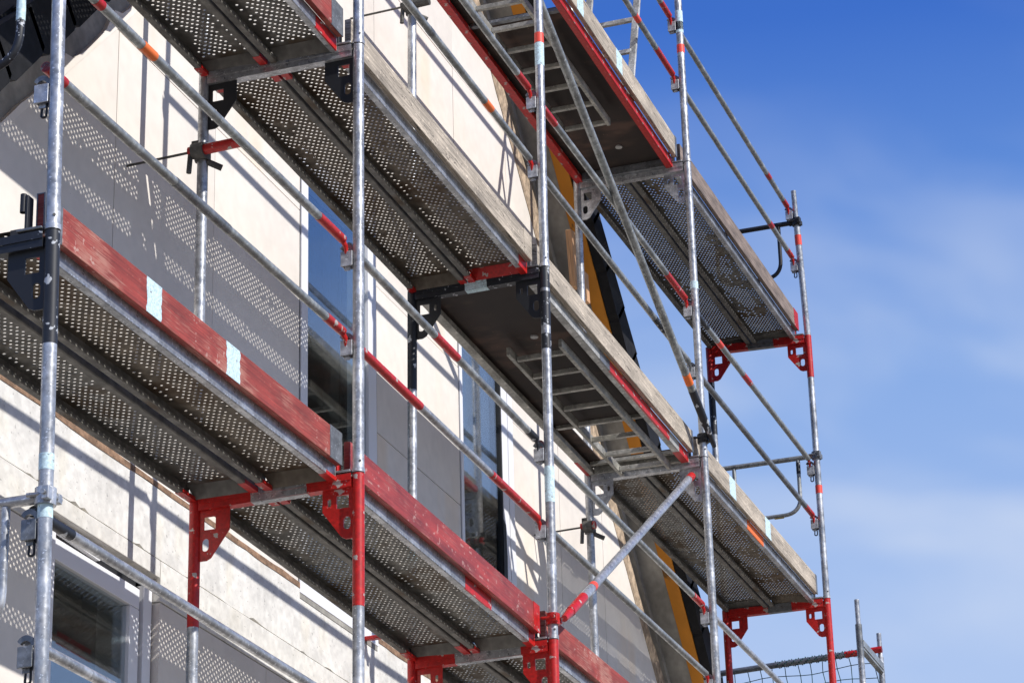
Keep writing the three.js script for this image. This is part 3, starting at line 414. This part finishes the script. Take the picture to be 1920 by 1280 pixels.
/* ---------- toe boards ---------- */
function toeBoard(k, l, label, m, o = {}) {
  const d = thing('toe_board', label, 'toe board', ZERO, 'toe boards along the decks'); const L = placeBay(d, k, l); const off = rnd() * 7, x0 = 0.035, x1 = L - 0.05, y0 = 0.026, y1 = 0.163, z0 = -0.081, z1 = -0.052;
  const put = (n, g, mm, par = d) => { const e = new THREE.Mesh(g, mm); e.name = n; e.castShadow = e.receiveShadow = true; par.add(e); return e; };
  const b = put('board', rbox(x0, y0, z0, x1, y1, z1, 0.004, off), m);
  for (const [a, c] of o.stripes ?? []) { const pts = []; const n = 9; for (let i = 0; i <= n; i++) pts.push([a * L + (rnd() - 0.5) * 0.012, mix(y0 + 0.002, y1 - 0.002, i / n)]); for (let i = n; i >= 0; i--) pts.push([c * L + (rnd() - 0.5) * 0.01, mix(y0 + 0.002, y1 - 0.002, i / n)]); put('paint_stripe', prismXY(pts, z1 - 0.001, z1 + 0.0012), mat.blue, b); }
  const cap = (a, c, mm) => put('end_cap', join(box(a, y0 - 0.001, z0 - 0.0015, c, y1 + 0.0015, z0 + 0.003), box(a, y0 - 0.0015, z1 - 0.003, c, y1 + 0.0015, z1 + 0.0016), box(a, y1 - 0.002, z0, c, y1 + 0.0016, z1)), mm, d);
  if (o.capL) cap(x0 - 0.002, x0 + (o.capW ?? 0.12), o.capL); if (o.capR) cap(x1 - (o.capW ?? 0.12), x1 + 0.002, o.capR);
}
toeBoard(0, 0, 'worn red wooden toe board with two pale blue painted stripes', mat.redWorn, { stripes: [[0.3, 0.345], [0.555, 0.6]], capL: mat.capGrey, capR: mat.capGrey });
toeBoard(1, 0, 'smooth red toe board with a bright red end beside the red coupler', mat.redWood, { capR: mat.red, capW: 0.09 });
toeBoard(2, 0, 'pale scratched red toe board leading right from the red topped frame', mat.redWorn, { capL: mat.redWorn });
toeBoard(0, 1, 'red toe board with a dark metal end cap beside the topmost galvanised post', mat.redWorn, { capR: mat.capGrey });
toeBoard(1, 1, 'bare grey wooden toe board on the brown stained decks', mat.wood, { capR: mat.wood });
toeBoard(2, 1, 'bare grey cracked toe board above the red edged hatch deck with open hatch', mat.wood, { capR: mat.zincDark, capW: 0.03 });
toeBoard(3, 1, 'grey wooden toe board with two thin pale blue stripes against the sky', mat.wood, { stripes: [[0.25, 0.295], [0.53, 0.575]], capR: mat.zincDark, capW: 0.04 });
toeBoard(2, 2, 'grey wooden toe board with pale blue stripes above the bright red hatch deck edge', mat.wood, { stripes: [[0.295, 0.335], [0.55, 0.59]], capR: mat.zincDark, capW: 0.04 });
toeBoard(3, 2, 'brown wooden toe board with a red painted end on the highest decks', mat.woodDark, { capR: mat.red, capW: 0.12 });

/* ---------- hatch decks with folded ladders ---------- */
function hatchDeck(l, label, o) {
  const d = thing('hatch_deck', label, 'scaffold deck', ZERO); const L = placeBay(d, 2, l);
  const put = (n, g, mm, par = d) => { const e = new THREE.Mesh(g, mm); e.name = n; e.castShadow = e.receiveShadow = true; par.add(e); return e; };
  const zo = -0.088, zi = -0.735, x0 = 0.032, x1 = L - 0.032, yb = -0.03, yt = 0.036;
  const railO = put('side_rail', join(rbox(x0, yb, zo - 0.006, x1, yt, zo), rbox(x0, yb, zo - 0.042, x1, yb + 0.006, zo - 0.006, 0.001), rbox(x0, yb + 0.006, zo - 0.042, x1, yb + 0.03, zo - 0.037, 0.001)), o.rail);
  const railI = put('side_rail', join(rbox(x0, yb, zi, x1, yt, zi + 0.006), rbox(x0, yb, zi + 0.006, x1, yb + 0.006, zi + 0.05, 0.001), rbox(x0, yb + 0.006, zi + 0.045, x1, yb + 0.034, zi + 0.05, 0.001)), o.railI ?? o.rail);
  put('cross_bar', join(rbox(x0, yb, zi + 0.051, x0 + 0.04, yt - 0.012, zo - 0.043)), o.bar); put('cross_bar', rbox(x1 - 0.04, yb, zi + 0.051, x1, yt - 0.012, zo - 0.043), o.bar);
  const [h0, h1] = o.hatch; const py = yt - 0.012;
  if (h0 > 0.1) put('plywood_panel', box(x0, py, zi + 0.006, h0, py + 0.01, zo - 0.006), mat.ply); if (h1 < L - 0.1) put('plywood_panel', box(h1, py, zi + 0.006, x1, py + 0.01, zo - 0.006), mat.ply);
  put('plywood_panel', box(h0, py, zo - 0.05, h1, py + 0.01, zo - 0.007), mat.ply); put('plywood_panel', box(h0, py, zi + 0.006, h1, py + 0.01, zi + 0.12), mat.ply);
  put('hatch_trim', rbox(h0 - 0.02, py - 0.022, zi + 0.051, h0 + 0.012, py - 0.001, zo - 0.043, 0.001), o.bar); put('hatch_trim', rbox(h1 - 0.012, py - 0.022, zi + 0.051, h1 + 0.02, py - 0.001, zo - 0.043, 0.001), o.bar);
  for (const [x, z] of o.bolts) put('drain_hole', new THREE.CylinderGeometry(0.022, 0.022, 0.008, 14).translate(x, py - 0.004, z), mat.aluPale);
  const ld = new THREE.Group(); ld.name = 'folded_ladder'; d.add(ld); const { a, b, n, first, step, z0: lz0, z1: lz1, tilt } = o.ladder; const ly = (x) => -0.058 + (x - a) * tilt;
  const sti = (z) => { const g = rbox(a, -0.025, z - 0.011, b, 0.025, z + 0.011, 0.004); const p = g.attributes.position; for (let i = 0; i < p.count; i++) p.setY(i, p.getY(i) + ly(p.getX(i))); return g; };
  for (const z of [lz0, lz1]) put('stile', sti(z), o.lad, ld);
  for (let i = 0; i < n; i++) { const x = first + i * step; put('rung', rbox(x - 0.013, ly(x) - 0.02, lz1 + 0.012, x + 0.013, ly(x) + 0.008, lz0 - 0.012, 0.003), o.lad, ld); }
  for (const [x0_, x1_, mm, w] of o.paint) put('paint_band', w === 'i' ? join(box(x0_ * L, yb - 0.0015, zi - 0.0015, x1_ * L, yb + 0.03, zi + 0.02)) : join(box(x0_ * L, yb - 0.0015, zo - 0.01, x1_ * L, yt - 0.006, zo + 0.0015), ...(w === 'full' ? [box(x0_ * L, yb - 0.0016, zo - 0.043, x1_ * L, yb + 0.003, zo - 0.0101)] : [])), mm, w === 'i' ? railI : railO);
}
hatchDeck(1, 'plywood hatch deck with aluminium ladder folded beneath and open hatch, red patches on its edge', { rail: mat.aluPale, railI: mat.alu, bar: mat.alu, lad: mat.alu, hatch: [2.27, 2.93], bolts: [[0.9, -0.36]], ladder: { a: 0.86, b: 2.98, n: 8, first: 0.98, step: 0.274, z0: -0.2, z1: -0.5, tilt: 0.002 }, paint: [[0.4, 0.46, mat.zincDark], [0.461, 0.85, mat.red], [0.92, 0.985, mat.red, 'full'], [0.9, 0.985, mat.red, 'i']] });
hatchDeck(2, 'plywood hatch deck in a bright red frame with ladder folded beneath', { rail: mat.red, railI: mat.red, bar: mat.zincDark, lad: mat.alu, hatch: [0.2, 0.85], bolts: [[2.72, -0.35]], ladder: { a: 0.15, b: 2.2, n: 8, first: 0.06 + 0.2, step: 0.274, z0: -0.26, z1: -0.55, tilt: -0.003 }, paint: [] });

/* ---------- guardrails ---------- */
const RR = 0.0185;
function rail(k, l, h, label, o = {}) {
  const base = node(k, l), q = node(k + 1, l); const y0 = base.y + h, y1 = q.y + h + (o.dy ?? 0);
  const A = at(k, y0).add(V(0.012, 0.055, -0.05)), B = (o.end ?? at(k + 1, y1)).clone().add(V(-0.055, 0.06, -0.05));
  const t = thing('guardrail', label, 'guardrail', A.clone(), 'tubular guardrails'); t.base = A.clone();
  const body = part('tube', tube([A, B], RR, 12), o.m ?? mat.rail, t);
  // flattened ends that drop into the wedge housings
  const d = B.clone().sub(A).normalize();
  const lug = (P, s) => { const e = P.clone().addScaledVector(d, s * 0.035).add(V(0, -0.018, 0)), f = P.clone().addScaledVector(d, s * 0.05).add(V(0, -0.075, 0)); const g = tube([P.clone().addScaledVector(d, -s * 0.012), e, f], [RR, 0.0155, 0.011], 10); g.translate(0, 0, -P.z); g.scale(1, 1, 0.62); g.translate(0, 0, P.z); return g; };
  part('end_lug', lug(B, 1), o.endMat ?? mat.red, t); 
  for (const [t0, t1, mm, nm] of o.bands ?? []) part(nm ?? 'paint_band', band(A, B, t0, t1, RR + 0.0012), mm, body, t.base);
}
const UP = 0.985, LO = 0.56, ST = mat.orange;
rail(0, 0, UP, 'guardrail with an orange sticker and red end crossing above the blue striped red plank', { bands: [[0.27, 0.31, ST, 'sticker'], [0.13, 0.15, mat.red], [0.9, 1.0, mat.red]] });
rail(0, 0, LO, 'guardrail with a black length in its middle and red ends, below the orange stickered rail', { bands: [[0.0, 0.05, mat.red], [0.38, 0.56, mat.zincDark], [0.93, 1.0, mat.red]] });
rail(1, 0, UP, 'guardrail with a single red band in front of the two tall windows', { bands: [[0.42, 0.54, mat.red], [0.95, 1.0, KB]], endMat: KB });
rail(1, 0, LO, 'guardrail with long red lengths at both ends above the smooth red plank', { bands: [[0.0, 0.34, mat.red], [0.72, 1.0, mat.red]], m: mat.zinc });
rail(2, 0, UP, 'guardrail with red end crossing behind the red ended diagonal brace', { bands: [[0.0, 0.03, mat.red], [0.93, 1.0, mat.red]] });
rail(2, 0, LO, 'plain guardrail behind the foot of the red ended diagonal brace', {});
rail(3, 0, UP, 'cement spattered guardrail crossing the red frame near the green net', { m: mat.zinc });
rail(3, 0, LO, 'guardrail below the cement spattered rail near the green net', {});
rail(0, -1, UP, 'smooth galvanised guardrail crossing the small ground floor window top', { m: mat.zinc, bands: [[0.0, 0.1, KB]] });
rail(0, -1, LO, 'galvanised guardrail crossing the pane of the small ground floor window', { m: mat.zinc });
rail(1, 1, UP, 'guardrail with red end in front of the red hatch deck at the roof', { bands: [[0.93, 1.0, mat.red]] });
rail(1, 1, LO, 'guardrail with an orange band in front of the sunlit gable wall', { bands: [[0.72, 0.76, ST, 'sticker'], [0.4, 0.42, mat.zincDark]] });
rail(2, 1, UP, 'guardrail with red ends passing behind the tall grey brace', { bands: [[0.0, 0.13, mat.red], [0.86, 1.0, mat.red]] });
rail(2, 1, LO, 'plain galvanised guardrail crossing the orange board and roof tiles', { endMat: mat.zincDark, bands: [[0.75, 0.82, KB]] });
rail(3, 1, UP, 'guardrail with black, orange and red bands against the sky', { bands: [[0.0, 0.14, KB], [0.22, 0.25, mat.orangeRed], [0.42, 0.48, mat.red]] });
rail(3, 1, LO, 'guardrail with red ends against the sky below the banded rail', { bands: [[0.0, 0.03, mat.red], [0.93, 1.0, mat.red]], m: mat.zincDark });
rail(2, 2, UP, 'guardrail with red end at the topmost orange red stickered post', { bands: [[0.93, 1.0, mat.red]] });
rail(2, 2, LO, 'guardrail with an orange band and red end in front of the upright ladder', { bands: [[0.71, 0.74, mat.orangeRed], [0.87, 1.0, mat.red]] });
const tipP = (y) => lerpP(node(4, 2), V(11.197, 5.144, 0), (y - 4.026) / 1.118);
rail(3, 2, UP, 'topmost guardrail with a red band, running to the spigot post', { end: tipP(4.955), bands: [[0.8, 0.83, mat.red], [0.96, 1.0, mat.red]] });
rail(3, 2, LO, 'guardrail with a red band just below the topmost rail of the spigot post', { end: tipP(4.56), bands: [[0.78, 0.81, mat.red], [0.95, 1.0, mat.red]] });

/* ---------- diagonal braces ---------- */
function coupler(p, m, parent, name = 'coupler') {
  part(name, join(tube([V(p.x, p.y - 0.028, p.z), V(p.x, p.y + 0.028, p.z)], R + 0.011, 14), rbox(p.x - 0.05, p.y - 0.022, p.z + 0.012, p.x - 0.022, p.y + 0.022, p.z + 0.036, 0.003), tube([V(p.x - 0.06, p.y, p.z + 0.02), V(p.x + 0.055, p.y + 0.004, p.z + 0.024)], 0.0085, 8), rbox(p.x + 0.026, p.y - 0.014, p.z + 0.006, p.x + 0.05, p.y + 0.018, p.z + 0.034, 0.003), tube([V(p.x - 0.03, p.y + 0.004, p.z - 0.05), V(p.x - 0.026, p.y + 0.002, p.z + 0.03)], 0.008, 8)), m, parent);
}
{
  const A = V(5.13, 0.115, 0.055), B = V(8.155, 1.885, -0.075); const t = thing('diagonal_brace', 'bare steel tubular brace with red painted ends and a small orange band', 'brace', A, 'diagonal braces');
  const s = part('tube', tube([lerpP(A, B, 0.03), lerpP(A, B, 0.985)], 0.0242, 14), mat.zinc, t);
  for (const [a, b, m, n] of [[0.03, 0.115, mat.red], [0.17, 0.185, mat.orangeRed, 'sticker'], [0.955, 0.986, mat.red]]) part(n ?? 'paint_band', band(A, B, a, b, 0.0254), m, s, t.base);
  part('flattened_end', (() => { const g = tube([lerpP(A, B, -0.008), lerpP(A, B, 0.032)], [0.017, 0.0235], 10); return g; })(), mat.red, t);
  coupler(at(2, 0.1), mat.red, t); part('hook', tube([lerpP(A, B, 0.98), B.clone().add(V(0.01, 0.01, -0.012))], [0.02, 0.011], 10), mat.red, t);
}
{
  const A = V(5.17, 3.86, -0.075), B = V(8.165, 2.085, 0.055); const t = thing('diagonal_brace', 'tall grey brace with an orange band and black lower end, bolted by a black coupler', 'brace', A, 'diagonal braces');
  const s = part('tube', tube([A, lerpP(A, B, 0.96)], 0.0242, 14), mat.rail, t);
  for (const [a, b, m, n] of [[0.845, 0.868, mat.orange, 'sticker'], [0.882, 0.961, KB]]) part(n ?? 'paint_band', band(A, B, a, b, 0.0254), m, s, t.base);
  part('flattened_end', tube([lerpP(A, B, 0.955), lerpP(A, B, 1.012)], [0.023, 0.014], 10), mat.black, t); coupler(at(3, 2.105), mat.blackPlain, t); part('hook', tube([A, A.clone().add(V(-0.03, 0.015, -0.01))], [0.02, 0.011], 10), mat.red, t);
}

/* ---------- end guardrails ---------- */
function endGuard(k, y, label, m, o = {}) {
  const a = (o.at ?? at(k, y)), x = a.x - (k ? -0.0 : 0.0); const t = thing('end_guardrail', label, 'guardrail', a, 'end guardrails across the scaffold');
  const bar = part('bar', tube([V(x, a.y, -0.028), V(x, a.y, -0.704)], 0.0185, 12), m, t); coupler(a.clone(), o.cm ?? mat.zincDark, t);
  const L = 0.42, P = [V(x, a.y - 0.016, -0.14), V(x, a.y - L, -0.14), V(x, a.y - L, -0.62), V(x, a.y - 0.016, -0.62)];
  const loop = part('loop', tube(roundPath(P, 0.13, 8), 0.015, 12), o.lm ?? m, t);
  for (const [y0, y1, mm] of o.bands ?? []) part('paint_band', tube([V(x, a.y - y0, -0.14), V(x, a.y - y1, -0.14)], 0.0162, 12), mm, loop, t.base);
  if (o.tag) part('label_tag', prismXY([[x - 0.004, a.y - L - 0.02], [x + 0.004, a.y - L - 0.02], [x + 0.004, a.y - L + 0.012], [x - 0.004, a.y - L + 0.012]], -0.34, -0.27), mat.yellow, loop, t.base);
}
endGuard(4, 3.084, 'grey end guardrail with a rounded loop and a yellow tag', mat.rail, { tag: true, bands: [[0.03, 0.12, KB]] });
endGuard(4, 4.9, 'black end guardrail with a rounded loop at the spigot post', mat.blackPlain, { at: tipP(4.9), cm: mat.blackPlain });
endGuard(0, 1.04, 'end guardrail loop painted pale blue over black beside the dark roof tiles', mat.black, { bands: [[0.1, 0.255, mat.blue]], lm: mat.black });
endGuard(0, -0.925, 'bare grey end guardrail loop beside the ground floor window', mat.zinc, { cm: mat.zinc });

/* ---------- wall ties ---------- */
function tie(k, y, label, m, len) {
  const p = at(k, y, 1), t = thing('wall_tie', label, 'wall tie', V(p.x, p.y, WZ), 'ties between scaffold and wall'); const x = p.x - 0.048;
  part('rod', tube([V(x, y - 0.008, WZ + 0.003), V(x, y, -0.755)], 0.006, 8), mat.cast, t);
  part('eye', tube(roundPath([V(x, y, -0.755), V(x - 0.012, y + 0.016, -0.737), V(x - 0.012, y, -0.71), V(x, y - 0.018, -0.735)], 0.01, 3), 0.007, 8), mat.cast, t);
  part('tube_stub', tube([V(x, y, -0.775), V(x, y + 0.006, -0.732 + len)], 0.024, 14), m, t);
  part('coupler', join(tube([V(p.x, y - 0.03, -0.732), V(p.x, y + 0.03, -0.732)], R + 0.012, 12), tube([V(x, y, -0.757), V(x, y, -0.7)], 0.036, 12), rbox(p.x - 0.02, y + 0.028, -0.78, p.x + 0.012, y + 0.07, -0.745), tube([V(x - 0.01, y - 0.105, -0.77), V(x - 0.008, y - 0.02, -0.765)], 0.012, 8), tube([V(p.x + 0.0, y - 0.035, -0.71), V(p.x + 0.035, y - 0.06, -0.655)], 0.015, 8)), mat.cast, t);
}
tie(1, 1.615, 'wall tie with a short red tube beside the concrete mottled coupler', mat.red, 0.2);
tie(2, 3.70, 'wall tie with brown tube and thin rod at the top of the wall', mat.cast, 0.12);
tie(3, 1.615, 'wall tie with a red cap reaching to the wall by the raking edge', mat.red, 0.05);

/* ---------- ladder standing on the upper deck, wooden offcut ---------- */
{
  const t = thing('ladder', 'pale aluminium ladder standing upright on the red hatch deck against the sky', 'ladder', V(7.33, 4.06, -0.13)); const dx = 0.33;
  for (const z of [-0.13, -0.45]) { const g = rbox(-0.012, 0, -0.022, 0.012, 1.75, 0.022, 0.004); const p = g.attributes.position; for (let i = 0; i < p.count; i++) p.setXYZ(i, 7.33 + p.getX(i) + p.getY(i) * dx, 4.062 + p.getY(i), z + p.getZ(i)); part('stile', g, mat.aluPale, t); }
  for (let i = 0; i < 6; i++) { const y = 0.14 + i * 0.27; part('rung', rbox(7.33 + y * dx - 0.014, 4.062 + y - 0.014, -0.44, 7.33 + y * dx + 0.014, 4.062 + y + 0.014, -0.14, 0.003), mat.aluPale, t); }
  part('foot', rbox(7.3, 4.06, -0.16, 7.36, 4.085, -0.1), mat.blackPlain, t);
}
{
  const t = thing('timber_offcut', 'small rough sawn timber wedge hanging beside the inner post at the soffit', 'timber', V(8.4, 3.3, -0.8)); const g = rbox(-0.19, -0.05, -0.02, 0.19, 0.05, 0.02); g.rotateZ(Math.PI / 2 + 0.16); const h = rbox(-0.11, -0.04, -0.02, 0.09, 0.04, 0.02); h.rotateZ(Math.PI / 2 + 0.1); h.translate(0.09, -0.16, 0.043); g.translate(8.31, 3.52, -0.84); h.translate(8.31, 3.52, -0.84);
  part('block', g, mat.pine, t); part('block', h, mat.pine, t);
}

/* ---------- scaffold round the corner with its net ---------- */
{
  const x0 = 12.4, x1 = 13.132, z = -0.005; const t = thing('corner_scaffold_unit', 'cement splashed scaffold frame with two spigots beyond the red frame', 'scaffold frame', V(x0, -2, z));
  const top = (x) => 2.11 + (x > 13 ? -0.06 : 0);
  for (const x of [x0, x1]) { part('standard', tube([V(x, -Y + 0.01, z), V(x, top(x), z)], R, 14), x < 13 ? mat.zinc : mat.zinc, t); part('spigot', tube([V(x, top(x), z), V(x, top(x) + 0.19, z)], 0.019, 12), mat.zinc, t); }
  part('paint_band', tube([V(x0, 1.85, z), V(x0, 2.105, z)], R + 0.0011, 14), mat.zincDark, t);
  part('transom', join(rbox(x0 + 0.02, 1.94, z - 0.026, x1 - 0.02, 1.995, z + 0.026), rbox(x0 + 0.02, 1.92, z - 0.02, x1 - 0.02, 1.945, z + 0.02)), mat.rail, t);
  const rl = thing('net_rail', 'grey tube with a red end from which the green net hangs', 'guardrail', V(x1, 2.07, -2)); const ra = V(x1 - 0.045, 2.03, -2.2), rb = V(x1 - 0.045, 2.1, 0.02); const body = part('tube', tube([ra, rb], R, 12), mat.zincDark, rl); part('paint_band', band(ra, rb, 0.87, 1.0, R + 0.0011), mat.red, body, rl.base);
  const net = thing('safety_net', 'green knotted safety net hanging from the tube', 'net', V(x1, 1, -1)); const gs = []; const P = (i, j) => { const zz = -2.15 + i * 0.1, yy = 2.045 + (zz + 2.2) * 0.03 - j * 0.1; const s = Math.sin(i * 1.7 + j) * 0.012, q = Math.cos(i * 0.9 + j * 1.3) * 0.014; return V(x1 - 0.045 + 0.01 * j, yy + (j ? q - 0.012 : 0), zz + (j ? s + 0.02 * j * 0.4 : 0)); };
  for (let i = 0; i <= 21; i++) for (let j = 0; j < 12; j++) { gs.push(tube([P(i, j), P(i, j + 1)], 0.0032, 4, false)); if (j && i < 21) gs.push(tube([P(i, j), P(i + 1, j)], 0.0032, 4, false)); }
  part('mesh', join(...gs), mat.rope, net);
  const lace = []; for (let i = 0; i <= 120; i++) { const s = i / 120, p = lerpP(ra, rb, 0.62 + s * 0.3); const a = i * 1.9; lace.push(p.add(V(Math.cos(a) * 0.0275, Math.sin(a) * 0.0275, 0))); } part('edge_rope', tube(lace, 0.0055, 5), mat.rope, net);
}

renderer.render(scene, camera);
